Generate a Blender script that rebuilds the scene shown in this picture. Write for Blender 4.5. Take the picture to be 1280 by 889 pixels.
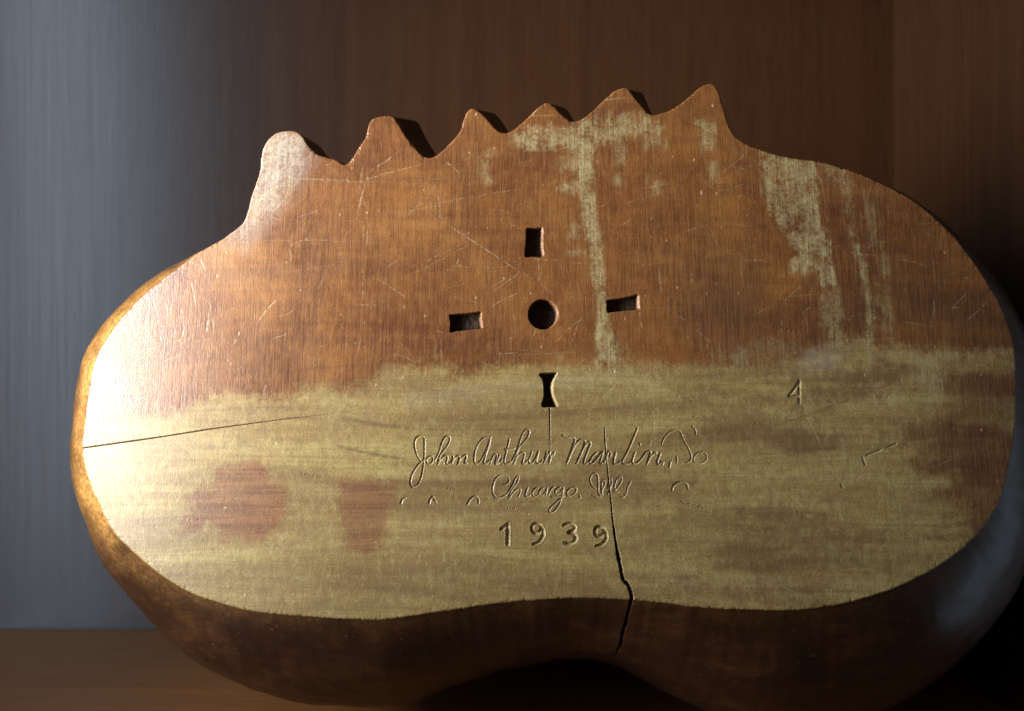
import bpy, math, random
import numpy as np
from mathutils import Vector

# ------------------------------------------------------------------ scene, camera, light
SC = bpy.context.scene
for o in list(bpy.data.objects):
    bpy.data.objects.remove(o)
COL = SC.collection
R = math.radians

ZF = 0.30                      # metres from the lens to the middle of the flat face
FPX = 1155.0                   # focal length in photograph pixels (1280 wide)
S = ZF / FPX                   # metres per photograph pixel on the face
DW = 0.48                      # metres from the lens to the back panel
CAM_H = (785 - 444.5) / FPX * DW
LEAN = R(10.0)
PANEL_X = (1115 - 640) / FPX * DW

cam_d = bpy.data.cameras.new('camera')
cam = bpy.data.objects.new('camera', cam_d)
COL.objects.link(cam)
cam.location = (0, 0, CAM_H)
cam.rotation_euler = (R(90), 0, 0)
cam_d.sensor_width = 36.0
cam_d.lens = 36.0 * FPX / 1280.0
cam_d.clip_start = 0.01
cam_d.clip_end = 50.0
cam_d.dof.use_dof = True
cam_d.dof.focus_distance = 0.302
cam_d.dof.aperture_fstop = 9.0
SC.camera = cam

world = bpy.data.worlds.new('World')
SC.world = world
world.use_nodes = True
bgn = world.node_tree.nodes['Background']
bgn.inputs[0].default_value = (0.70, 0.66, 0.70, 1)
bgn.inputs[1].default_value = 0.09


def area(name, loc, target, sx, sy, power, color, spread=180.0):
    d = bpy.data.lights.new(name, 'AREA')
    d.shape = 'RECTANGLE'
    d.size, d.size_y = sx, sy
    d.energy = power
    d.color = color
    d.spread = R(spread)
    o = bpy.data.objects.new(name, d)
    COL.objects.link(o)
    o.location = loc
    v = Vector(target) - Vector(loc)
    o.rotation_euler = v.to_track_quat('-Z', 'Y').to_euler()
    return o


area('window_light', (-0.345, 0.20, CAM_H + 0.12), (-0.345 + math.cos(R(28)), 0.2 + math.sin(R(28)), CAM_H + 0.02), 0.12, 0.32, 0.92, (1.0, 0.965, 0.90), 56)
area('panel_sheen_fill', (-0.462, 0.02, CAM_H + 0.20), (-0.18, DW, CAM_H + 0.16), 0.09, 0.74, 3.1, (0.66, 0.81, 1.0))  # second lamp added for the upright sheen on the back panel
area('side_streak_fill', (0.44, 0.285, CAM_H - 0.13), (0.17, 0.33, CAM_H - 0.07), 0.06, 0.36, 0.085, (0.62, 0.82, 1.0))  # lamp added for the cool streak on the lower right side

SC.view_settings.view_transform = 'Standard'
SC.view_settings.look = 'None'
SC.view_settings.exposure = 0.0
SC.view_settings.gamma = 1.0
SC.cycles.use_denoising = True
SC.cycles.max_bounces = 6

# ------------------------------------------------------------------ small helpers
rng = np.random.default_rng(7)


class Noise:
    """smooth value noise on the plane, two arguments in cells"""
    def __init__(self, seed, n=256):
        self.g = np.random.default_rng(seed).random((n, n)).astype(np.float32) * 2 - 1
        self.n = n

    def __call__(self, x, y):
        xi = np.floor(x).astype(np.int64)
        yi = np.floor(y).astype(np.int64)
        fx = x - xi
        fy = y - yi
        fx = fx * fx * (3 - 2 * fx)
        fy = fy * fy * (3 - 2 * fy)
        n = self.n
        a = self.g[xi % n, yi % n]
        b = self.g[(xi + 1) % n, yi % n]
        c = self.g[xi % n, (yi + 1) % n]
        d = self.g[(xi + 1) % n, (yi + 1) % n]
        return (a * (1 - fx) + b * fx) * (1 - fy) + (c * (1 - fx) + d * fx) * fy


def fbm(seed, x, y, sx, sy, octaves=4):
    out = 0.0
    amp = 1.0
    for k in range(octaves):
        out = out + amp * Noise(seed + k)(x / sx * 2 ** k + 17.3 * k, y / sy * 2 ** k + 5.1 * k)
        amp *= 0.55
    return out


def sstep(a, b, x):
    t = np.clip((x - a) / (b - a), 0, 1)
    return t * t * (3 - 2 * t)


CA, SA = math.cos(LEAN), math.sin(LEAN)


def uv(px, py):
    """photograph pixel -> position on the leaning flat face, in face pixels (right, up)"""
    dx, dz = (px - 640.0) / FPX, (444.5 - py) / FPX
    # plane: point (0,ZF,0), normal (0,-CA,SA); ray t*(dx,1,dz)
    t = (-CA * ZF) / (-CA + SA * dz)
    x, y, z = t * dx, t, t * dz
    v = (y - ZF) * SA + z * CA
    return (x / S, v / S)


def path(pts, closed=False, sub=6):
    """Catmull-Rom through photograph pixels, returned on the face"""
    p = np.array([uv(*q) for q in pts], dtype=float)
    n = len(p)
    if n == 2:
        k = np.linspace(0, 1, 5)[:, None]
        return p[0] * (1 - k) + p[1] * k
    out = []
    rngi = range(n) if closed else range(n - 1)
    for i in rngi:
        if closed:
            p0, p1, p2, p3 = p[(i - 1) % n], p[i], p[(i + 1) % n], p[(i + 2) % n]
        else:
            p0, p1, p2, p3 = p[max(i - 1, 0)], p[i], p[i + 1], p[min(i + 2, n - 1)]
        for t in np.linspace(0, 1, sub, endpoint=False):
            out.append(0.5 * ((2 * p1) + (-p0 + p2) * t + (2 * p0 - 5 * p1 + 4 * p2 - p3) * t * t + (-p0 + 3 * p1 - 3 * p2 + p3) * t ** 3))
    if not closed:
        out.append(p[-1])
    return np.array(out)


def inside(poly, X, Y):
    r = np.zeros(X.shape, bool)
    n = len(poly)
    for i in range(n):
        x1, y1 = poly[i]
        x2, y2 = poly[(i + 1) % n]
        if y1 == y2:
            continue
        c = ((y1 > Y) != (y2 > Y))
        if not c.any():
            continue
        xi = (x2 - x1) * (Y - y1) / (y2 - y1) + x1
        r ^= c & (X < xi)
    return r


def poly_sd(poly, X, Y):
    """signed distance, positive inside (dense; for short polygons)"""
    d = np.full(X.shape, 1e9)
    n = len(poly)
    for i in range(n):
        a, b = poly[i], poly[(i + 1) % n]
        e = b - a
        L = float(e @ e) + 1e-9
        t = np.clip(((X - a[0]) * e[0] + (Y - a[1]) * e[1]) / L, 0, 1)
        d = np.minimum(d, (X - a[0] - t * e[0]) ** 2 + (Y - a[1] - t * e[1]) ** 2)
    d = np.sqrt(d)
    return np.where(inside(poly, X, Y), d, -d)


# ------------------------------------------------------------------ outline of the flat face (photograph pixels, clockwise)
OUT = [(103, 555), (106, 517), (111, 476), (120, 439), (142, 403), (169, 373), (199, 347), (221, 332), (244, 315), (268, 302),
       (289, 289), (303, 277), (309, 264), (314, 244), (324, 214), (328, 187), (336, 172), (349, 164), (369, 163), (379, 171),
       (387, 183), (399, 193), (420, 199), (433, 205), (447, 186), (457, 170), (461, 154), (471, 146), (490, 145), (498, 154), (510, 173),
       (526, 192), (532, 196), (543, 195), (557, 184), (575, 164), (579, 150), (586, 137), (595, 136), (608, 147), (620, 161),
       (631, 166), (643, 161), (658, 148), (671, 136), (682, 128), (691, 131), (702, 142), (715, 151), (728, 148), (743, 136),
       (759, 121), (770, 112), (784, 110), (792, 119), (802, 131), (815, 143), (838, 137), (860, 122), (875, 109), (889, 104), (898, 112),
       (905, 135), (914, 161), (926, 175), (950, 186), (980, 195), (1025, 202), (1062, 212), (1100, 227), (1138, 247), (1168, 270),
       (1198, 300), (1224, 334), (1246, 369), (1261, 403), (1269, 437), (1271, 484), (1270, 529), (1265, 566), (1258, 600),
       (1248, 630), (1228, 661), (1201, 687), (1168, 711), (1122, 734), (1078, 749), (1040, 758), (995, 763), (950, 763), (875, 760),
       (838, 755), (800, 751.5), (772, 749.5), (721, 748), (652, 752), (600, 758), (532, 768), (480, 775), (430, 774), (375, 770), (330, 766), (285, 756),
       (240, 740), (202, 717), (165, 685), (142, 661), (124, 627), (109, 590)]
raw = path(OUT, True, 10)


def resample(P, step_fn):
    Q = np.vstack([P, P[:1]])
    seg = np.linalg.norm(np.diff(Q, axis=0), axis=1)
    cum = np.concatenate([[0], np.cumsum(seg)])
    mids = 0.5 * (Q[1:] + Q[:-1])
    dens = np.array([1.0 / step_fn(m) for m in mids])
    dc = np.concatenate([[0], np.cumsum(dens * seg)])
    n = int(dc[-1])
    s = np.interp(np.linspace(0, dc[-1], n, endpoint=False), dc, cum)
    return np.column_stack([np.interp(s, cum, Q[:, 0]), np.interp(s, cum, Q[:, 1])])


CRK_U, CRK_V = uv(788, 760)


def ostep(m):
    if abs(m[0] - CRK_U) < 30 and m[1] < 0:
        return 0.6
    return 2.0


outline = resample(raw, ostep)
ON = len(outline)
# a little unevenness of the hand-cut edge
_sl = np.linalg.norm(np.roll(outline, -1, 0) - outline, axis=1)
_ang = np.concatenate([[0], np.cumsum(_sl)[:-1]])
outline = outline + 0.5 * np.column_stack([Noise(3)(_ang / 9.0, _ang * 0 + 1.5), Noise(4)(_ang / 9.0, _ang * 0 + 2.5)])

VALLEYS = [uv(309, 264), uv(433, 205), uv(534, 196), uv(631, 166), uv(715, 151), uv(815, 143), uv(926, 175)]

# ------------------------------------------------------------------ carved marks: (part name, stroke list, half width, depth)


def zA(*p):
    return [(500 + x / 5.818, 510 + y / 5.818) for x, y in p]


def zB(*p):
    return [(690 + x / 5.818, 510 + y / 5.818) for x, y in p]


def zC(*p):
    return [(600 + x / 4.235, 630 + y / 4.235) for x, y in p]


def zD(*p):
    return [(600 + x / 5.818, 570 + y / 5.818) for x, y in p]


def zF_(*p):
    return [(940 + x / 4.267, 440 + y / 4.267) for x, y in p]


MARKS = []


def mark(name, strokes, hw, dep):
    MARKS.append((name, [path(s) for s in strokes], hw, dep))


mark('engraved_word', [
    zA((152, 388), (122, 340), (106, 270), (118, 222), (150, 206), (176, 222), (178, 310), (172, 400), (158, 490), (130, 555), (95, 575), (76, 548), (86, 490), (122, 428), (150, 395), (190, 375)),
    zA((190, 375), (222, 352), (240, 365), (232, 398), (208, 408), (192, 388), (205, 358), (232, 350)),
    zA((250, 385), (278, 335), (305, 255), (335, 208), (362, 215), (352, 260), (318, 310), (290, 345), (275, 410)),
    zA((278, 400), (305, 365), (332, 345), (345, 362), (336, 398), (352, 410), (374, 392)),
    zA((385, 352), (376, 405)), zA((376, 405), (402, 360), (428, 348), (432, 368), (418, 412)),
    zA((418, 412), (448, 362), (478, 340), (482, 358), (470, 398), (488, 404))], 1.4, 1.2)
mark('engraved_word', [
    zA((652, 222), (622, 212), (585, 240), (556, 290), (540, 350), (544, 398), (564, 404), (594, 372), (626, 310), (650, 250), (658, 212), (648, 270), (626, 335), (608, 396), (624, 406), (652, 380)),
    zA((655, 405), (676, 352), (690, 335), (704, 348), (694, 402), (712, 404), (742, 372)), zA((722, 340), (704, 400)),
    zA((796, 225), (778, 300), (758, 385), (772, 408), (806, 392)), zA((762, 302), (835, 296)),
    zA((812, 390), (850, 310), (880, 215), (912, 160), (938, 165), (932, 205), (900, 250), (868, 285), (846, 345), (828, 408)),
    zA((832, 398), (858, 345), (890, 322), (906, 338), (890, 395), (908, 404), (928, 380)),
    zA((960, 318), (938, 385), (952, 405), (980, 378), (1006, 318), (992, 390), (1008, 404), (1036, 378)),
    zA((1066, 322), (1046, 400)), zA((1050, 392), (1078, 335), (1090, 322), (1084, 400)), zA((1086, 396), (1102, 345), (1124, 322), (1118, 345))], 1.4, 1.2)
mark('engraved_word', [
    zB((75, 198), (110, 214), (150, 212), (166, 232), (140, 310), (106, 406)),
    zB((112, 392), (160, 285), (205, 232), (240, 246), (215, 320), (178, 404)), zB((184, 390), (225, 300), (262, 250), (280, 258), (252, 330), (230, 396), (246, 405), (272, 385)),
    zB((326, 325), (296, 350), (276, 390), (290, 405), (318, 378), (352, 335), (372, 318), (350, 395), (366, 402), (385, 378)),
    zB((380, 402), (398, 345), (412, 318), (428, 330), (420, 352)), zB((464, 322), (448, 395), (464, 408), (500, 392)),
    zB((622, 148), (585, 235), (545, 325), (514, 388), (530, 406), (566, 402), (588, 370)), zB((604, 322), (584, 388), (600, 406), (625, 398)), zB((638, 258), (642, 270)),
    zB((612, 408), (648, 372), (684, 322), (716, 318), (704, 365), (688, 412)), zB((692, 404), (722, 350), (750, 322), (758, 330)),
    zB((788, 330), (764, 395), (778, 410), (800, 390)), zB((812, 392), (800, 416)), zB((862, 392), (852, 432))], 1.4, 1.2)
mark('engraved_word', [
    zB((800, 262), (812, 225), (850, 182), (895, 162), (930, 170), (958, 232), (992, 295), (1012, 348), (1004, 385), (975, 398)),
    zB((1018, 132), (1042, 158), (1046, 192)),
    zB((1072, 322), (1042, 345), (1030, 376), (1046, 396), (1092, 400), (1122, 378), (1124, 340), (1098, 322), (1072, 328)), zB((906, 350), (910, 395))], 1.25, .85)
mark('engraved_word', [
    zD((165, 208), (196, 205), (212, 175), (196, 145), (155, 138), (115, 165), (94, 220), (96, 275), (122, 305), (162, 300), (205, 268)),
    zD((205, 268), (240, 205), (262, 155), (284, 150), (272, 190), (238, 238), (215, 285), (208, 318)), zD((212, 310), (245, 262), (280, 235), (296, 252), (276, 300)),
    zD((348, 228), (330, 282), (345, 296), (368, 282)), zD((425, 232), (398, 240), (380, 270), (395, 294), (425, 285)),
    zD((470, 232), (440, 245), (430, 275), (448, 290), (475, 262), (488, 232), (478, 290)), zD((495, 285), (520, 238), (540, 225)),
    zD((602, 228), (570, 232), (545, 262), (560, 282), (588, 262), (606, 228), (596, 290), (578, 350), (540, 402), (510, 412), (504, 392), (530, 360), (575, 320), (610, 296)),
    zD((520, 296), (610, 296)),
    zD((668, 232), (640, 250), (632, 280), (655, 292), (690, 270), (702, 240), (684, 228), (662, 240)), zD((724, 285), (728, 308))], 1.3, 1.0)
mark('engraved_word', [
    zD((845, 240), (815, 215), (800, 175), (812, 140), (838, 125), (856, 150), (860, 210), (862, 265), (880, 300), (848, 298), (815, 285)),
    zD((870, 290), (905, 215), (908, 178), (890, 185), (884, 240), (892, 288)), zD((930, 280), (955, 215), (958, 165), (938, 180), (932, 235)),
    zD((975, 262), (1010, 215), (1032, 172), (1020, 150), (992, 178), (978, 225), (984, 262), (1010, 262)),
    zD((1098, 185), (1075, 225), (1066, 268), (1045, 300), (1028, 300))], 1.25, .85)
mark('engraved_digit', [zC((114, 134), (136, 118), (148, 106)), zC((148, 106), (148, 214))], 2.6, 2.5)
mark('engraved_digit', [zC((330, 140), (318, 112), (290, 106), (274, 128), (286, 152), (312, 152), (330, 136), (334, 165), (314, 200), (284, 214))], 2.5, 2.4)
mark('engraved_digit', [zC((444, 114), (474, 104), (502, 118), (496, 142), (470, 152), (500, 160), (506, 188), (482, 210), (450, 206))], 2.5, 2.4)
mark('engraved_digit', [zC((664, 152), (650, 128), (620, 124), (608, 150), (622, 172), (650, 166), (664, 148), (668, 182), (646, 214), (614, 224))], 2.5, 2.4)
mark('engraved_mark', [zF_((252, 150), (254, 276)), zF_((244, 172), (218, 210), (198, 236), (232, 236), (252, 234))], 1.9,1.3)
mark('engraved_mark', [zF_((588, 556), (596, 580), (606, 604)), zF_((610, 552), (690, 520)), zF_((715, 512), (770, 488))], 1.4, .9)
mark('engraved_mark', [zF_((476, 704), (484, 722))], 1.6, 1.1)
mark('engraved_mark', [zA((8, 692), (18, 668), (42, 655))], 1.6, 1.0)
mark('engraved_mark', [zA((212, 694), (222, 660), (242, 648), (262, 688))], 1.6, 1.1)
mark('engraved_mark', [zA((490, 702), (510, 668), (545, 645), (570, 662), (572, 694))], 1.6, 1.0)
mark('engraved_mark', [zB((874, 602), (885, 565), (930, 540), (975, 548), (990, 590))], 1.6, 1.0)

# cracks: (points, half width profile)
crack_left = path([(99, 553.5), (140, 549.5), (200, 543), (260, 535), (318, 528), (360, 523), (400, 519), (450, 513), (500, 505), (560, 497), (620, 492)])
crack_slot = path([(687, 505), (687.5, 530), (688, 562)])
crack_main = path([(756, 535), (757, 560), (760, 590), (763, 618), (766, 650), (771, 685), (776, 710), (779, 724), (785, 731), (789, 742), (790, 753), (789.5, 770)])

# pockets cut in the back
SLOTS = [
    path([(657.5, 288), (659, 285), (664, 284.6), (671, 284.6), (677, 284), (679, 287), (679, 296), (678.6, 304), (679.2, 312), (680, 319), (676, 321.5), (669, 321), (661, 321.3), (656, 321), (656, 312), (657, 303), (657.3, 295)], True, 3),
    path([(561.5, 394), (567, 392.8), (575, 392), (584, 391.4), (593, 390.4), (600, 389.5), (602.5, 392), (602, 399), (603, 406), (603, 410.5), (597, 411.5), (589, 412), (580, 413.5), (571, 414), (563, 416), (562, 411), (563, 404)], True, 3),
    path([(757.5, 376), (763, 374.5), (771, 373.5), (780, 372), (788, 370.3), (796, 368), (799, 370), (799, 376), (799.4, 382), (799.5, 386.5), (794, 387.5), (786, 388.2), (777, 389), (768, 390), (760, 391), (758, 386), (758.5, 381)], True, 3),
    path([(674, 467.5), (684, 466), (696, 465.5), (695.5, 471), (692, 478), (691, 487), (693, 496), (697.5, 508), (688, 509), (677, 508), (679.5, 495), (679.5, 485), (678, 475)], True, 4),
]
_c = [(679 + 19 * math.cos(a), 393 + 19 * math.sin(a)) for a in np.linspace(0, 2 * math.pi, 24, endpoint=False)]
HOLE = path(_c, True, 4)



def sag(u):
    """the back is not quite flat: it rolls away gently towards both ends (face pixels, negative = away)"""
    t = np.clip((-u - 90) / 445.0, 0, 1.2)
    q = np.clip((u - 250) / 390.0, 0, 1.2)
    return -(.29 * 445 / 3 * t ** 3 + .10 * 390 / 3 * q ** 3)


# ------------------------------------------------------------------ height field of the flat face


class Tile:
    def __init__(self, u0, v0, u1, v1, h):
        self.u0, self.v0, self.h = u0, v0, h
        self.nu, self.nv = int(round((u1 - u0) / h)) + 1, int(round((v1 - v0) / h)) + 1
        u = u0 + np.arange(self.nu) * h
        v = v0 + np.arange(self.nv) * h
        self.U, self.V = np.meshgrid(u, v)

    def window(self, P, Rr):
        lo = np.floor((P.min(0) - Rr - (self.u0, self.v0)) / self.h).astype(int)
        hi = np.ceil((P.max(0) + Rr - (self.u0, self.v0)) / self.h).astype(int) + 1
        a, b = max(lo[0], 0), min(hi[0], self.nu)
        c, d = max(lo[1], 0), min(hi[1], self.nv)
        if a >= b or c >= d:
            return None
        return slice(c, d), slice(a, b)

    def dist(self, P, Rr, closed=False, nearest=False):
        """distance to a polyline, right only within Rr"""
        D = np.full(self.U.shape, 1e4)
        T = np.zeros(self.U.shape)
        NX = np.zeros(self.U.shape) if nearest else None
        NY = np.zeros(self.U.shape) if nearest else None
        n = len(P)
        for i in range(n if closed else n - 1):
            a, b = P[i], P[(i + 1) % n]
            w = self.window(np.array([a, b]), Rr)
            if w is None:
                continue
            e = b - a
            L = float(e @ e) + 1e-9
            X, Y = self.U[w], self.V[w]
            t = np.clip(((X - a[0]) * e[0] + (Y - a[1]) * e[1]) / L, 0, 1)
            qx, qy = a[0] + t * e[0], a[1] + t * e[1]
            d = np.hypot(X - qx, Y - qy)
            m = d < D[w]
            D[w] = np.where(m, d, D[w])
            T[w] = np.where(m, (i + t) / max(n - 1, 1), T[w])
            if nearest:
                NX[w] = np.where(m, qx, NX[w])
                NY[w] = np.where(m, qy, NY[w])
        return (D, T, NX, NY) if nearest else (D, T)


def Ppx(*pts):
    return np.array([uv(*p) for p in pts])


umin, vmin = np.floor(outline.min(0)) - 2
umax, vmax = np.ceil(outline.max(0)) + 2
tu0, tv1 = np.floor(uv(495, 515)[0]), np.floor(uv(600, 512)[1])
tu1, tv0 = np.ceil(uv(905, 690)[0]), np.ceil(uv(600, 690)[1])
hu0, hv1 = np.floor(uv(553, 277)[0]), np.floor(uv(640, 277)[1])
hu1, hv0 = np.ceil(uv(808, 400)[0]), tv1
base = Tile(umin, vmin, umax, vmax, 1.0)
cu0, cv1 = umin, np.floor(uv(300, 497)[1])
cu1, cv0 = np.floor(uv(492, 500)[0]), np.floor(uv(300, 566)[1])
tiles = [(base, [(tu0, tv0, tu1, tv1), (hu0, hv0, hu1, hv1), (cu0, cv0, cu1, cv1)]), (Tile(cu0, cv0, cu1, cv1, 0.5), []), (Tile(tu0, tv0, tu1, tv1, 0.5), []), (Tile(hu0, hv0, hu1, hv1, 0.5), [])]

# scratches: lists of photograph pixels, strength
SCR = [
    ([(447, 268), (452, 243), (463, 214), (482, 202), (488, 196)], 1.0), ([(450, 227), (485, 216), (526, 206)], .8), ([(526, 257), (548, 224)], .3),
    ([(560, 282), (602, 309), (649, 340)], .9), ([(535, 258), (560, 282)], .4), ([(649, 340), (668, 350)], .4), ([(556, 202), (567, 210), (576, 220)], .8),
    ([(532, 257), (589, 246), (652, 236)], .4), ([(507, 271), (529, 250)], .5), ([(321, 402), (334, 385), (345, 374)], 1.0), ([(453, 335), (453, 374)], .7),
    ([(456, 400), (447, 440)], .6), ([(533, 327), (548, 318)], .6), ([(540, 325), (575, 305), (605, 300)], .3), ([(495, 352), (540, 330), (590, 304)], .35),
    ([(340, 219), (375, 223), (445, 226)], .6), ([(400, 228), (520, 226), (550, 223)], .3), ([(320, 300), (420, 300)], .4), ([(300, 350), (420, 330)], .2),
    ([(612, 359), (633, 348)], .3), ([(668, 352), (678, 340)], .5), ([(672, 322), (674, 345)], .5), ([(664, 355), (676, 348)], .5),
    ([(800, 332), (830, 328)], .3), ([(640, 444), (720, 440)], .35), ([(760, 387), (870, 383)], .25), ([(675, 353), (690, 368)], .35),
    ([(885, 280), (890, 292), (896, 306)], .4), ([(800, 236), (835, 230), (850, 232)], .45), ([(860, 205), (895, 238), (935, 228)], .4),
    ([(1008, 521), (1016, 538), (1025, 555)], 1.0), ([(1025, 555), (1033, 568), (1041, 582)], .4), ([(1126, 324), (1140, 326), (1156, 332)], .7), ([(1188, 383), (1200, 384)], .8),
    ([(1130, 402), (1150, 405), (1168, 408)], .6), ([(1145, 520), (1150, 537)], .9), ([(1170, 582), (1190, 572), (1202, 563)], .5),
    ([(812, 525), (816, 515), (818, 560)], .6), ([(811, 560), (816, 543)], .7), ([(757, 560), (759, 545)], .5), ([(720, 508), (722, 516)], .8),
    ([(860, 712), (880, 722)], .5), ([(976, 730), (990, 740), (1003, 744)], .5), ([(928, 726), (942, 742)], .4), ([(1148, 680), (1153, 668)], .4), ([(860, 760), (905, 762)], .3),
    ([(250, 322), (256, 336)], .9), ([(150, 430), (235, 410), (300, 380)], .25), ([(155, 440), (235, 420)], .4), ([(200, 450), (225, 440)], .6),
    ([(800, 690), (860, 700)], .25), ([(855, 660), (868, 663)], .6), ([(734, 690), (735, 697)], .8), ([(745, 690), (747, 694)], .8), ([(1210, 660), (1228, 610)], .3),
    ([(1168, 452), (1177, 480), (1176, 505)], .6), ([(1172, 505), (1160, 525)], .4), ([(1095, 430), (1075, 480)], .3),
    ([(565, 500), (640, 480), (720, 476)], .25), ([(690, 475), (880, 478)], .3), ([(594, 432), (680, 440)], .25),
    ([(770, 112), (800, 108)], .3), ([(755, 125), (782, 122)], .9), ([(770, 145), (795, 138)], .6), ([(663, 146), (668, 140), (672, 135)], .9), ([(663, 145), (695, 144)], .5), ([(640, 152), (663, 146)], .4),
]
r2 = random.Random(11)
for _ in range(420):
    x, y = r2.uniform(150, 1230), r2.uniform(180, 740)
    if y > 490 and r2.random() < 0.6:
        continue
    L = r2.uniform(4, 42) if y < 480 else r2.uniform(3, 16)
    a = r2.choice([r2.gauss(-0.25, 0.3), r2.gauss(1.5, 0.15), r2.uniform(0, 3.14)])
    SCR.append(([(x, y), (x + .5 * L * math.cos(a) + r2.uniform(-2, 2), y + .5 * L * math.sin(a) + r2.uniform(-1, 1)), (x + L * math.cos(a), y + L * math.sin(a))], r2.uniform(.15, .7) if y < 480 else r2.uniform(.1, .35)))
SCRP = [(path(p, sub=4), s) for p, s in SCR]
CHIPS = [(r2.uniform(130, 1250), r2.uniform(150, 750), r2.uniform(.6, 1.5), r2.uniform(.3, 1.0)) for _ in range(170)]
CHIPS += [(890, 132, 1.8, 1), (867, 200, 1.5, 1), (876, 241, 2.2, 1), (895, 242, 1.8, .8), (840, 196, 1.3, .8), (628, 148, 1.2, 1), (594, 143, 1.6, 1),
          (767, 464, 1.6, 1), (549, 501, 1.3, 1), (629, 348, 1.4, 1), (594, 372, 1.6, .7), (1226, 536, 1.5, 1), (1180, 315, 1.3, .9), (1092, 397, 1.4, .9), (1080, 468, 1.5, .9),
          (806, 370, 1.2, .7), (1246, 600, 1.6, .5), (952, 749, 1.5, .5), (1268, 380, 1.4, .7)]
PITS = [(r2.uniform(120, 1200), r2.uniform(520, 755), r2.uniform(.5, 1.0), r2.uniform(.3, .8)) for _ in range(90)]
for bx, by, n in ((628, 634, 6), (378, 592, 8), (968, 408, 10), (848, 628, 12), (560, 610, 4)):
    for k in range(n):
        PITS.append((bx + k * 3.1 + r2.uniform(-1, 1), by + k * .5 + r2.uniform(-1.5, 1.5), .9, .9))

# regions of bare wood, rubbed streaks, stains and painted sheen
BARE_TOP = [(60, 512), (120, 518), (150, 511), (185, 511), (210, 510), (240, 504), (262, 493), (307, 491), (330, 495), (360, 499), (375, 484), (405, 478), (427, 487), (455, 480),
            (480, 461), (520, 455), (543, 457), (568, 467), (600, 458), (622, 457), (669, 461), (700, 456), (748, 457), (800, 454), (880, 455), (960, 452), (1010, 440), (1060, 425),
            (1100, 432), (1140, 436), (1200, 439), (1300, 432)]
BARE = Ppx(*(BARE_TOP + [(1300, 900), (60, 900)]))
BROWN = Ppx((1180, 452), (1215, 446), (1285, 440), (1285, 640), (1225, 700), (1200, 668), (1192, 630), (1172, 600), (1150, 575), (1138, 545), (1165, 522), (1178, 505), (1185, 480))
DARK_FALLOFF = Ppx((880, 250), (1000, 380), (1120, 300), (1240, 360), (1270, 440), (1100, 440), (900, 455), (820, 420))  # right-hand varnish, darkened to paint in the light's falloff
RED1 = Ppx(*[(80 + x / 4, 500 + y / 4) for x, y in ((735, 345), (790, 312), (850, 325), (880, 320), (940, 288), (980, 310), (1010, 380), (1090, 405), (1140, 450), (1120, 510), (1080, 580), (1050, 650),
                                                     (1000, 690), (880, 710), (780, 705), (768, 640), (700, 632), (600, 664), (622, 600), (640, 530), (628, 480), (660, 440), (732, 430))])
RED2 = Ppx((425, 603), (470, 600), (494, 605), (490, 628), (485, 652), (481, 678), (458, 692), (432, 684), (426, 645))
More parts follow.
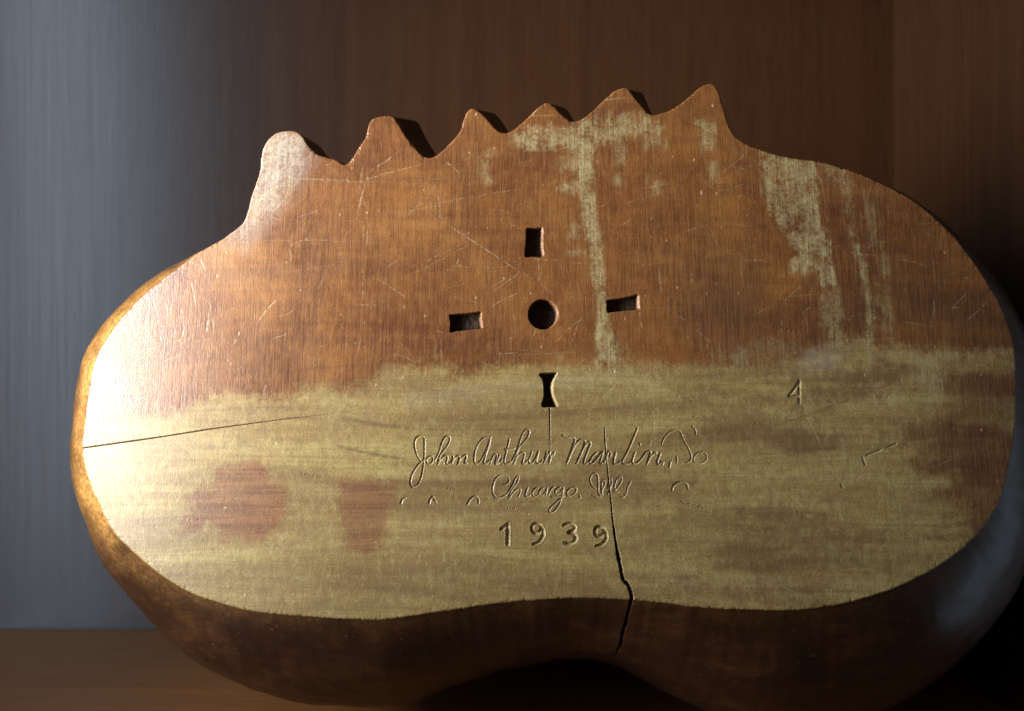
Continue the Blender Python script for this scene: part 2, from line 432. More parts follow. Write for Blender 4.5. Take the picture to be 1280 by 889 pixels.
# (polygon, strength, edge raggedness, softness)
SCRAPES = [
    (Ppx((720, 160), (742, 160), (743, 243), (752, 310), (754, 330), (757, 366), (760, 416), (769, 432), (770, 458), (745, 458), (744, 416), (745, 366), (740, 330), (735, 300), (727, 243), (722, 200)), 1.0, 4, 3),
    (Ppx((640, 170), (658, 160), (715, 160), (745, 146), (800, 146), (830, 158), (820, 172), (775, 172), (743, 180), (720, 188), (696, 184), (650, 184)), .85, 7, 6),
    (Ppx((764, 158), (776, 158), (781, 204), (772, 204)), .8, 3, 3), (Ppx((698, 226), (724, 228), (724, 242), (702, 242)), .9, 4, 3), (Ppx((600, 195), (612, 190), (615, 228), (602, 228)), .5, 5, 5),
    (Ppx((768, 220), (780, 220), (780, 232), (768, 232)), .6, 3, 3), (Ppx((700, 170), (745, 168), (745, 214), (700, 214)), .55, 9, 7), (Ppx((712, 280), (722, 280), (722, 297), (712, 297)), .5, 4, 3), (Ppx((708, 313), (735, 313), (735, 318), (708, 318)), .6, 2, 2),
    (Ppx((872, 152), (892, 152), (893, 184), (880, 188), (874, 170)), .9, 4, 4), (Ppx((884, 204), (893, 204), (894, 228), (886, 228)), .6, 4, 4), (Ppx((804, 145), (826, 150), (830, 184), (808, 186)), .55, 6, 7), (Ppx((813, 222), (826, 222), (826, 243), (814, 243)), .5, 5, 4),
    (Ppx((952, 188), (985, 194), (1021, 200), (1024, 245), (1028, 280), (1040, 330), (1046, 358), (1026, 358), (1025, 340), (982, 340), (996, 316), (990, 300), (982, 285), (963, 268), (957, 238)), .95, 7, 4),
    (Ppx((1030, 360), (1046, 356), (1056, 400), (1062, 440), (1036, 420), (1026, 385)), .6, 6, 6), (Ppx((1064, 302), (1072, 305), (1083, 330), (1092, 385), (1090, 440), (1082, 440), (1083, 390), (1076, 335)), .85, 3, 3),
    (Ppx((1052, 225), (1064, 228), (1070, 295), (1060, 295)), .5, 4, 5), (Ppx((1080, 240), (1096, 250), (1100, 315), (1086, 312)), .4, 5, 6), (Ppx((1095, 310), (1112, 320), (1118, 440), (1100, 440)), .4, 6, 7), (Ppx((1025, 200), (1060, 210), (1056, 230), (1030, 226)), .5, 6, 6),
    (Ppx((1148, 445), (1168, 448), (1178, 470), (1178, 495), (1160, 490), (1140, 462)), .9, 4, 5), (Ppx((1170, 440), (1268, 432), (1268, 442), (1180, 450)), .6, 4, 4), (Ppx((1085, 470), (1089, 395), (1093, 395), (1090, 450)), .8, 2, 2),
    (Ppx((900, 440), (960, 425), (1000, 430), (980, 455), (900, 460)), .35, 8, 8), (Ppx((760, 430), (800, 450), (800, 470), (755, 470)), .5, 6, 7),
    (Ppx((330, 172), (350, 163), (370, 166), (360, 240), (318, 262)), .5, 8, 16),  # first prong: pale scrape strengthened to paint in its sheen
]
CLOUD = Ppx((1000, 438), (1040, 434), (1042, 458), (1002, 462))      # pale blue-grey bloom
PRONG_SHEEN = Ppx((285, 296), (312, 262), (330, 180), (350, 160), (372, 162), (385, 200), (350, 255), (310, 300))  # whitish sheen of the first prong, painted into the colour
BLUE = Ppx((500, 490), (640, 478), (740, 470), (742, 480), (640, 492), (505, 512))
GRAINARC = [([(940, 540), (1000, 522), (1060, 500), (1110, 480), (1150, 458)], 1.0), ([(800, 652), (860, 640), (930, 640), (1020, 628), (1100, 620)], .4),
            ([(422, 520), (445, 526), (490, 533), (545, 537), (640, 537), (690, 535)], 1.0), ([(415, 555), (440, 562), (480, 570), (512, 574)], 1.0), ([(520, 578), (620, 600), (760, 606)], .4), ([(820, 710), (900, 690), (980, 680), (1060, 660)], .5),
            ([(480, 680), (560, 690), (640, 700), (720, 712)], .4), ([(800, 570), (880, 556), (960, 540), (1040, 520)], .35), ([(850, 745), (930, 730), (1010, 720), (1090, 690)], .4)]
GRAINP = [(path(p), s) for p, s in GRAINARC]

VV, AT, QUADS, PID = [], {k: [] for k in ('bare', 'scrape', 'red', 'scratch', 'pit', 'streak', 'bloom_sheen', 'finish_falloff')}, [], []
PART_NAMES = ['back_face']
mark_ids = []
for nm, *_ in MARKS:
    mark_ids.append(len(PART_NAMES))
    PART_NAMES.append(nm)
CR_IDS = []
for nm in ('hairline_crack', 'hairline_crack', 'open_crack'):
    CR_IDS.append(len(PART_NAMES))
    PART_NAMES.append(nm)
SLOT_IDS = []
for k in range(4):
    SLOT_IDS.append(len(PART_NAMES))
    PART_NAMES.append('mounting_slot')
HOLE_ID = len(PART_NAMES)
PART_NAMES.append('drilled_hole')
PRONG_IDS = []
for k in range(6):
    PRONG_IDS.append(len(PART_NAMES))
    PART_NAMES.append('prong')
RB = 2.6            # rounding of the face's edge, pixels
voff = 0
for tile, holes in tiles:
    U, V, h = tile.U, tile.V, tile.h
    keepv = inside(outline, U, V)
    D, _t, NX, NY = tile.dist(outline, 9.0, True, True)
    Z = np.zeros(U.shape)
    pid = np.zeros(U.shape, int)
    near = D < 8
    # prongs first, so that cuts win over them
    for k in range(6):
        a, b = np.array(VALLEYS[k]), np.array(VALLEYS[k + 1])
        side = (b[0] - a[0]) * (V - a[1]) - (b[1] - a[1]) * (U - a[0])
        m = (side > 0) & (U > a[0] - 14) & (U < b[0]) & (V > 100)
        if k == 0:
            m = (side > 0) & (U > a[0] - 2) & (U < b[0])
        pid[m & (U < b[0])] = PRONG_IDS[k]
    # engraved strokes
    scr0 = np.zeros(U.shape)
    for (nm, strokes, hw, dep), ident in zip(MARKS, mark_ids):
        for st in strokes:
            w = tile.window(st, 6)
            if w is None:
                continue
            d, t = tile.dist(st, hw + 3)
            d, t = d[w], t[w]
            hw_m = hw * (1 + .28 * Noise(90 + ident)(t * len(st) / 7, t * 0 + .4))
            taper = (1 + .35 * Noise(190 + ident)(t * len(st) / 5, t * 0 + .7)) * np.clip(np.minimum(t, 1 - t) * 8 + 0.55, 0, 1)
            q = np.clip(1 - (d / hw_m) ** 2, 0, 1)
            gz = -dep * taper * q + 0.10 * dep * np.exp(-((d - hw_m - .5) / .5) ** 2)
            sc_ = scr0[w]
            scr0[w] = np.maximum(sc_, np.clip(q * 1.4, 0, 1) * (.3 if nm == 'engraved_word' else .2) * np.clip(taper, 0, 1))
            Z[w] = np.where(gz < 0, np.minimum(Z[w], gz), np.where(Z[w] < -.1, Z[w], np.maximum(Z[w], gz)))
            sub = pid[w]
            sub[d < hw + 2.0] = ident
            pid[w] = sub
    # cracks
    for cp, ident, hw0, dep0, kind in ((crack_left, CR_IDS[0], .8, 2.0, 0), (crack_slot, CR_IDS[1], .75, 2.0, 1), (crack_main, CR_IDS[2], 1.3, 8.0, 2)):
        w = tile.window(cp, 6)
        if w is None:
            continue
        d, t = tile.dist(cp, 6)
        d, t = d[w], t[w]
        wob = 1 + 0.25 * Noise(40 + kind)(t * 60, t * 0 + .5)
        if kind == 0:
            hw = hw0 * (1.0 - 0.6 * t) * wob
            dp = dep0 * np.maximum(1 - 1.2 * t, .22 * (1 - t)) * (t < 0.99)
        elif kind == 1:
            hw = hw0 * (1 - .4 * t)
            dp = dep0 * (1 - .5 * t)
        else:
            hw = np.where(t < .28, .7, hw0 * sstep(.2, .6, t) * (1 + .5 * Noise(47)(t * 40, t * 0 + .3)) + .4)
            dp = dep0 * (0.2 + .8 * sstep(.15, .5, t))
        hw = np.maximum(hw, .75 * h)
        gz = -dp * np.clip(1.25 - (d / hw) ** 1.5, 0, 1)
        Z[w] = np.minimum(Z[w], gz)
        sub = pid[w]
        sub[(d < 3.0 + h) & (sub == 0)] = ident
        pid[w] = sub
    # pockets
    for poly, ident, dep in [(SLOTS[k], SLOT_IDS[k], 11.0) for k in range(4)] + [(HOLE, HOLE_ID, 17.0)]:
        w = tile.window(poly, 8)
        if w is None:
            continue
        d, _q, nx, ny = tile.dist(poly, 30, True, True)
        ins = inside(poly, U[w], V[w])
        d, nx, ny = d[w], nx[w], ny[w]
        ndx = np.where(ins, (nx - U[w]) / np.maximum(d, 1e-3), 0)
        lit = np.clip(ndx, 0, 1) ** 2
        wid = 0.9 + 1.9 * lit                       # the side away from the window is cut at a slant
        rough_floor = .8 * Noise(83)(U[w] / 5, V[w] / 5) + .35 * Noise(84)(U[w] / 2.5, V[w] / 9)
        dep = dep + rough_floor
        zz = np.where(ins, -np.where(lit > .2, np.where(d < wid, d * 1.1, np.minimum(wid * 1.1 + (d - wid) * 22, dep)), dep * np.clip(d / 1.0, 0, 1)) - .4, 0)
        Z[w] = np.minimum(Z[w], zz)
        sub = pid[w]
        sub[(ins) | (d < 2.0)] = ident
        pid[w] = sub
    # scratches and chips: real nicks in the surface, and paler wood where they broke the finish
    scr = scr0
    for sp, st in SCRP:
        w = tile.window(sp, 3)
        if w is None:
            continue
        Xw, Yw = U[w], V[w]
        d, t = tile.dist(sp, 3)
        d, t = d[w], t[w]
        brk = np.clip(.55 + .75 * Noise(61)(Xw / 3, Yw / 3), 0, 1)
        q = .95 * np.clip(1 - d / 1.05, 0, 1) * st * brk * np.clip(np.minimum(t, 1 - t) * 6 + .3, 0, 1)
        scr[w] = np.maximum(scr[w], q)
        Z[w] = Z[w] - np.where(Z[w] > -.3, .55 * q, 0)
    for x, y, rr, st in CHIPS:
        cu, cv = uv(x, y)
        w = tile.window(np.array([[cu, cv]]), 4)
        if w is None:
            continue
        d = np.hypot((U[w] - cu), (V[w] - cv) * .7) / rr
        q = np.clip(1.2 - d, 0, 1) * st
        scr[w] = np.maximum(scr[w], q)
        Z[w] = Z[w] - np.where(Z[w] > -.3, .5 * q, 0)
    pit = np.zeros(U.shape)
    for x, y, rr, st in PITS:
        cu, cv = uv(x, y)
        w = tile.window(np.array([[cu, cv]]), 4)
        if w is None:
            continue
        d = np.hypot((U[w] - cu), (V[w] - cv)) / rr
        q = np.clip(1.2 - d, 0, 1) * st
        pit[w] = np.maximum(pit[w], q)
        Z[w] = Z[w] - np.where(Z[w] > -.3, 1.0 * q, 0)
    # rounded rim of the face
    De = np.where(near, np.clip(D, 0, RB), RB)
    rb = RB - np.sqrt(np.maximum(RB * RB - (RB - De) ** 2, 0))
    chip = np.clip(Noise(71)(U / 3.0, V / 3.0) - .35, 0, 1) * np.exp(-np.where(near, D, 99) / 2.6) * 3.2
    Z = Z - rb - chip
    # masks for stains, painted sheen and falloff
    F1 = fbm(100, U, V, 26, 14)
    F2 = fbm(110, U, V, 7, 12)
    F3 = fbm(120, U, V, 5, 60, 3)
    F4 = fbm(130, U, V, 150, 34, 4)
    F5 = fbm(140, U, V, 3.2, 2.6, 2)
    bare = sstep(-12, 15, poly_sd(BARE, U, V) + 5 * F1 + 4 * F2 + 4 * F5 + 1.2 * F3)
    stain_falloff = np.clip(sstep(-.3, 1.1, F4 + .3 * F2 + .2 * F5) * (.5 + .5 * sstep(-150, 400, U)), 0, 1)  # brown stain, deepened rightward to paint in the light's falloff
    bare = bare * (1 - .28 * stain_falloff)
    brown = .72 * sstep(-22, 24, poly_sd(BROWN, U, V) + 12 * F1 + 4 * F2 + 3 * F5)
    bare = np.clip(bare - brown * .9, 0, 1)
    finish_fall = np.clip(brown + .55 * sstep(-30, 60, poly_sd(DARK_FALLOFF, U, V) + 16 * F1 + 10 * F4) * 1.35, 0, 1)  # brown finish patch, plus the painted falloff on the right
    red = np.maximum(sstep(-8, 9, poly_sd(RED1, U, V) + 4 * F1 + 3 * F2 + 2.5 * F5), .9 * sstep(-7, 8, poly_sd(RED2, U, V) + 3 * F1 + 2.5 * F2 + 2.5 * F5)) * np.clip(1.0 + .16 * F1 + .18 * F5, 0, 1)
    red = np.maximum(red, .30 * np.exp(-((U - uv(650, 605)[0]) / 45) ** 2 - ((V - uv(650, 648)[1]) / 14) ** 2))
    scrape = np.zeros(U.shape)
    for poly, st, rag, soft in SCRAPES:
        w = tile.window(poly, 25)
        if w is None:
            continue
        sd = poly_sd(poly, U[w], V[w]) + .8 * rag * (F2[w] * .7 + F3[w] * .7 + F5[w] * .5)
        k = sstep(-soft - 2.5, soft + 3.5, sd) * st * np.clip(.66 + .30 * F2[w] + .25 * F1[w] + .3 * F5[w] + .15 * F3[w], 0, .92)
        scrape[w] = np.maximum(scrape[w], k)
    grain = np.zeros(U.shape)
    for gp, st in GRAINP:
        w = tile.window(gp, 22)
        if w is None:
            continue
        d, t = tile.dist(gp, 20)
        d, t = d[w], t[w]
        q = np.exp(-(d / np.maximum(2.0 + 1.0 * F1[w], .9)) ** 2) * st * np.clip(.8 + .6 * F3[w], 0.1, 1) * np.clip(np.minimum(t, 1 - t) * 5, 0, 1)
        grain[w] = np.maximum(grain[w], q)
    grain = np.maximum(grain, np.clip(.62 + .4 * sstep(100, 500, U), 0, 1) * stain_falloff)  # stain stronger on the right, dimming put into the colour
    bloom_sheen = np.maximum(.4 * sstep(-14, 10, poly_sd(CLOUD, U, V) + 8 * F1), .2 * sstep(-8, 8, poly_sd(BLUE, U, V) + 6 * F1))
    bloom_sheen = np.maximum(bloom_sheen, 1.0 * sstep(-26, 22, poly_sd(PRONG_SHEEN, U, V) + 6 * F1 + 3 * F2) * np.clip(.8 + .3 * F5 + .2 * F3, 0, 1))

    # cells
    corner = lambda A: (A[:-1, :-1], A[:-1, 1:], A[1:, 1:], A[1:, :-1])
    kc = corner(keepv)
    cell = kc[0] | kc[1] | kc[2] | kc[3]
    cu, cv = U[:-1, :-1] + h / 2, V[:-1, :-1] + h / 2
    for (a, b, c, d) in holes:
        cell &= ~((cu > a) & (cu < c) & (cv > b) & (cv < d))
    used = np.zeros(U.shape, bool)
    used[:-1, :-1] |= cell
    used[:-1, 1:] |= cell
    used[1:, 1:] |= cell
    used[1:, :-1] |= cell
    snap = used & ~keepv
    Uo, Vo, Zo = U.copy(), V.copy(), Z.copy()
    Uo[snap], Vo[snap] = NX[snap], NY[snap]
    Zo[snap] = -RB
    idx = np.full(U.shape, -1)
    nu_ = int(used.sum())
    idx[used] = voff + np.arange(nu_)
    voff += nu_
    VV.append(np.column_stack([Uo[used], Vo[used], Zo[used]]))
    for k, A in (('bare', bare), ('scrape', scrape), ('red', red), ('scratch', scr), ('pit', pit), ('streak', grain), ('bloom_sheen', bloom_sheen), ('finish_falloff', finish_fall)):
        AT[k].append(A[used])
    ic = corner(idx)
    QUADS.append(np.column_stack([a[cell] for a in ic]))
    pc = corner(pid)
    # a cell belongs to a cut only if all four corners do
    same = (pc[0] == pc[1]) & (pc[1] == pc[2]) & (pc[2] == pc[3])
    p = np.where(same, pc[0], 0)
    m = ~same
    for i in range(4):
        isP = (pc[i] >= PRONG_IDS[0])
        p = np.where(m & isP & (p == 0), pc[i], p)
    PID.append(p[cell])

VV = np.vstack(VV)
QUADS = np.vstack(QUADS)
PID = np.concatenate(PID)
AT = {k: np.concatenate(v).astype(np.float32) for k, v in AT.items()}
CUTZ = VV[:, 2].copy()
_sg = sag(VV[:, 0])
VV[:, 2] += _sg
VV[:, :2] *= (1 - _sg / FPX)[:, None]

# ------------------------------------------------------------------ the bulging varnished side, ring by ring
FL = [((103, 555), 74), ((109, 590), 74), ((142, 661), 82), ((202, 717), 96), ((285, 756), 114), ((375, 770), 122), ((480, 775), 116), ((600, 758), 98), ((721, 748), 86), ((790, 751), 92),
      ((875, 760), 120), ((995, 763), 160), ((1122, 734), 165), ((1228, 661), 140), ((1270, 529), 108), ((1261, 403), 92), ((1224, 334), 78), ((1168, 270), 62), ((1100, 227), 45), ((1025, 202), 24), ((960, 190), 14),
      ((300, 280), 6), ((244, 315), 40), ((199, 347), 60), ((142, 403), 72), ((111, 476), 76)]
seglen = np.linalg.norm(np.roll(outline, -1, 0) - outline, axis=1)
arc = np.concatenate([[0], np.cumsum(seglen)[:-1]])
TOT = seglen.sum()


def near_idx(p):
    q = np.array(uv(*p))
    return int(np.argmin(((outline - q) ** 2).sum(1)))


ctl = sorted((arc[near_idx(p)], a) for p, a in FL)
xs = np.array([c[0] for c in ctl])
ys = np.array([c[1] for c in ctl], float)
amp = np.interp(arc, np.concatenate([xs - TOT, xs, xs + TOT]), np.tile(ys, 3))
ia, ib = near_idx((309, 264)), near_idx((926, 175))
tooth = np.zeros(ON)
tooth[min(ia, ib):max(ia, ib) + 1] = 1.0


def smooth_arc(A, sig):
    g = np.arange(0, TOT, 1.0)
    B = np.interp(g, np.append(arc, TOT), np.append(A, A[0]))
    f = np.fft.rfftfreq(len(g))
    B = np.fft.irfft(np.fft.rfft(B) * np.exp(-2 * (np.pi * f * sig) ** 2), len(g))
    return np.interp(arc, g, B)


sm = np.column_stack([smooth_arc(outline[:, 0], 45), smooth_arc(outline[:, 1], 45)])
tan = np.roll(sm, -3, 0) - np.roll(sm, 3, 0)
ln = np.linalg.norm(tan, axis=1)[:, None] + 1e-9
nrm = np.column_stack([-tan[:, 1], tan[:, 0]]) / ln
if ((nrm * outline).sum(1)).mean() < 0:
    nrm = -nrm
amp = smooth_arc(amp, 18) * 1.12
toothS = smooth_arc(tooth, 6)
# prongs splay a little up and towards the far side
TD = [((309, 264), (2, 4)), ((349, 164), (8, 10)), ((433, 205), (14, 14)), ((480, 145), (25, 22)), ((534, 196), (20, 16)), ((590, 136), (25, 22)), ((631, 166), (18, 14)), ((684, 128), (24, 22)),
      ((715, 151), (20, 14)), ((778, 110), (30, 24)), ((815, 143), (20, 12)), ((889, 104), (20, 14)), ((926, 175), (10, 8))]
tc = sorted((arc[near_idx(p)], d) for p, d in TD)
tdx = np.interp(arc, [c[0] for c in tc], [c[1][0] for c in tc])
tdy = np.interp(arc, [c[0] for c in tc], [c[1][1] for c in tc])

D_RIM, D_BACK = 230.0, 600.0
ts = np.concatenate([np.linspace(0, .12, 5), np.linspace(.12, 1, 44)[1:]])
rings = []
for t in ts:
    ph0 = R(33)
    ph = ph0 + (math.pi / 2 - ph0) * t
    o = amp * (math.sin(ph) - math.sin(ph0)) / (1 - math.sin(ph0))
    d = D_RIM * (math.cos(ph0) - math.cos(ph)) / math.cos(ph0)
    # prong offset reaches its whole size at a depth of 60 px
    k = min(d / 60.0, 1.0)
    P = outline + nrm * (o * (1 - toothS))[:, None] + np.column_stack([tdx, tdy]) * (toothS * k)[:, None]
    rings.append(np.column_stack([P, np.full(ON, -RB - d)]))
rimP = rings[-1]
for d in np.linspace(D_RIM, D_BACK, 16)[1:]:
    k = (d - D_RIM)
    P = rimP.copy()
    P[:, :2] -= nrm * (k * .22 * (1 - toothS) + k * .10 * toothS)[:, None]
    P[:, 2] = -RB - d
    rings.append(P)
for f, dd in ((.92, 14), (.75, 22), (.5, 26), (.2, 28)):
    P = rings[-1 if f == .92 else -1].copy()
    c = rimP[:, :2].mean(0)
    Q = rings[len(ts) + 14].copy()
    Q[:, :2] = c + (Q[:, :2] - c) * f
    Q[:, 2] = -RB - D_BACK - dd
    rings.append(Q)
NR = len(rings)
SV = np.vstack(rings)
# the open crack runs on over the side: groove along a path that wanders about the outline index
main_end = near_idx((789.5, 751))
gap = np.zeros(len(SV))
nring_c = 26
cpx_w = Noise(55)
crk_mask = np.zeros((NR, ON))
lateral = outline[:, 0] - outline[main_end, 0]
for r in range(nring_c + 4):
    fade = np.clip((nring_c - r) / 8.0, 0, 1)
    cx = -.22 * r + 1.8 * float(cpx_w(np.array([r / 3.0]), np.array([.3]))[0]) * min(r / 4, 1)
    hw = (1.5 * fade + .1) * (1 + .5 * float(cpx_w(np.array([r / 1.7]), np.array([4.3]))[0]))
    dl = np.abs(lateral - cx)
    q = np.clip(1.25 - (dl / hw) ** 1.5, 0, 1) * fade
    q[(outline[:, 1] > 0)] = 0
    crk_mask[r] = q
    SV[r * ON:(r + 1) * ON, :2] -= nrm * (q * 6.0)[:, None]
    SV[r * ON:(r + 1) * ON, 2] -= q * 4.0
# a few dents and hand-tool unevenness on the side
ang = np.tile(arc, NR)
dep = -SV[:, 2]
un = 1.6 * fbm(200, ang, dep, 60, 50, 3) * np.clip((dep - RB) / 30, 0, 1) * (1 - np.tile(toothS, NR))
SV[:, :2] += np.tile(nrm, (NR, 1)) * un[:, None]

_so = np.tile(sag(outline[:, 0]), NR)
_k = np.clip(1 - (-SV[:, 2]) / 300.0, 0, 1)
SV[:, 2] += _so * _k
SV[:, :2] *= (1 - _so * _k / FPX)[:, None]
# ------------------------------------------------------------------ placing: face pixels -> world
# world of a face point: (u*S, ZF + v*S*SA - w*S*CA, CAM_H + v*S*CA + w*S*SA)
wz = SV[:, 1] * CA + SV[:, 2] * SA
wy = SV[:, 1] * SA - SV[:, 2] * CA
low = wz.min()
target_low = -CAM_H / S + .6
# settle the lower lobes exactly on the shelf board
bad = wz < target_low
SV[bad, 1] += (target_low - wz[bad]) / CA
if low > target_low:                       # stretch the lower side down to the board
    sel = np.clip((-SV[:, 1] - 200) / 250, 0, 1) * sstep(130, 380, -SV[:, 2]) * sstep(110, 260, np.abs(SV[:, 0] - 80))
    SV[:, 1] -= sel * (low - target_low) / CA
wz = SV[:, 1] * CA + SV[:, 2] * SA
wy = SV[:, 1] * SA - SV[:, 2] * CA
print('lowest', wz.min() * S + CAM_H, 'deepest', ZF + wy.max() * S, 'right', SV[:, 0].max() * S, 'panel', PANEL_X)
back_lim = (DW - 0.0015 - ZF) / S
over = wy > back_lim
SV[over, 2] += (wy[over] - back_lim) / CA

il = int(np.argmin(wz))
base_local = np.array([0.0, SV[il, 1], SV[il, 2]])
base_world = (0.0, ZF + wy[il] * S, CAM_H + wz[il] * S)

root = bpy.data.objects.new('wood_carving', None)
COL.objects.link(root)
root.location = base_world
root.rotation_euler = (R(90) - LEAN, 0, 0)
root.empty_display_size = 0.03
root['label'] = 'six-pronged wooden carving on a shelf, its worn flat back engraved with name and date'
root['category'] = 'wood carving'


def build(name, verts, faces, mats, parent=None, attrs=None, smooth=True, mat_idx=None, sharp=None):
    me = bpy.data.meshes.new(name)
    verts = np.asarray(verts, np.float32)
    faces = np.asarray(faces, np.int32)
    n = faces.shape[1]
    me.vertices.add(len(verts))
    me.vertices.foreach_set('co', verts.ravel())
    me.loops.add(faces.size)
    me.loops.foreach_set('vertex_index', faces.ravel())
    me.polygons.add(len(faces))
    me.polygons.foreach_set('loop_start', np.arange(len(faces), dtype=np.int32) * n)
    me.polygons.foreach_set('use_smooth', np.full(len(faces), bool(smooth)))
    me.update(calc_edges=True)
    me.validate()
    for k, A in (attrs or {}).items():
        a = me.attributes.new(k, 'FLOAT', 'POINT')
        a.data.foreach_set('value', np.asarray(A, np.float32))
    for m in (mats if isinstance(mats, (list, tuple)) else [mats]):
        me.materials.append(m)
    if mat_idx is not None:
        me.polygons.foreach_set('material_index', np.asarray(mat_idx, np.int32))
    o = bpy.data.objects.new(name, me)
    COL.objects.link(o)
    if parent:
        o.parent = parent
    return o


# ------------------------------------------------------------------ materials
class NT:
    def __init__(self, name):
        self.m = bpy.data.materials.new(name)
        self.m.use_nodes = True
        self.t = self.m.node_tree
        self.b = self.t.nodes['Principled BSDF']
        self.tc = self.t.nodes.new('ShaderNodeTexCoord')

    def link(self, a, b):
        self.t.links.new(a, b)

    def noise(self, scale, detail=4, rough=.6, dist=0.0, loc=(0, 0, 0), src='Object'):
        mp = self.t.nodes.new('ShaderNodeMapping')
        mp.inputs['Scale'].default_value = scale
        mp.inputs['Location'].default_value = loc
        self.link(self.tc.outputs[src], mp.inputs['Vector'])
        n = self.t.nodes.new('ShaderNodeTexNoise')
        n.inputs['Scale'].default_value = 1.0
        n.inputs['Detail'].default_value = detail
        n.inputs['Roughness'].default_value = rough
        n.inputs['Distortion'].default_value = dist
        self.link(mp.outputs[0], n.inputs['Vector'])
        return n.outputs['Fac']

    def ramp(self, fac, stops):
        r = self.t.nodes.new('ShaderNodeValToRGB')
        el = r.color_ramp.elements
        while len(el) < len(stops):
            el.new(0.5)
        for e, (p, c) in zip(el, stops):
            e.position = p
            e.color = (*c, 1) if len(c) == 3 else c
        self.link(fac, r.inputs[0])
        return r.outputs[0]

    def mix(self, fac, a, b, mode='MIX'):
        n = self.t.nodes.new('ShaderNodeMix')
        n.data_type = 'RGBA'
        n.blend_type = mode
        for s, v in ((n.inputs[0], fac), (n.inputs[6], a), (n.inputs[7], b)):
            if isinstance(v, (int, float)):
                s.default_value = v
            elif isinstance(v, tuple):
                s.default_value = (*v, 1)
            else:
                self.link(v, s)
        return n.outputs[2]

    def math(self, op, a, b=None, c=None, clamp=False):
        n = self.t.nodes.new('ShaderNodeMath')
        n.operation = op
        n.use_clamp = clamp
        for i, v in enumerate((a, b, c)):
            if v is None:
                continue
            if isinstance(v, (int, float)):
                n.inputs[i].default_value = v
            else:
                self.link(v, n.inputs[i])
        return n.outputs[0]

    def attr(self, name):
        n = self.t.nodes.new('ShaderNodeAttribute')
        n.attribute_name = name
        return n.outputs['Fac']

    def rng(self, fac, a, b, c=0.0, d=1.0):
        n = self.t.nodes.new('ShaderNodeMapRange')
        n.inputs[1].default_value, n.inputs[2].default_value = a, b
        n.inputs[3].default_value, n.inputs[4].default_value = c, d
        self.link(fac, n.inputs[0])
        return n.outputs[0]

    def bump(self, hgt, strength, distance):
        n = self.t.nodes.new('ShaderNodeBump')
        n.inputs['Strength'].default_value = strength
        n.inputs['Distance'].default_value = distance
        self.link(hgt, n.inputs['Height'])
        self.link(n.outputs[0], self.b.inputs['Normal'])


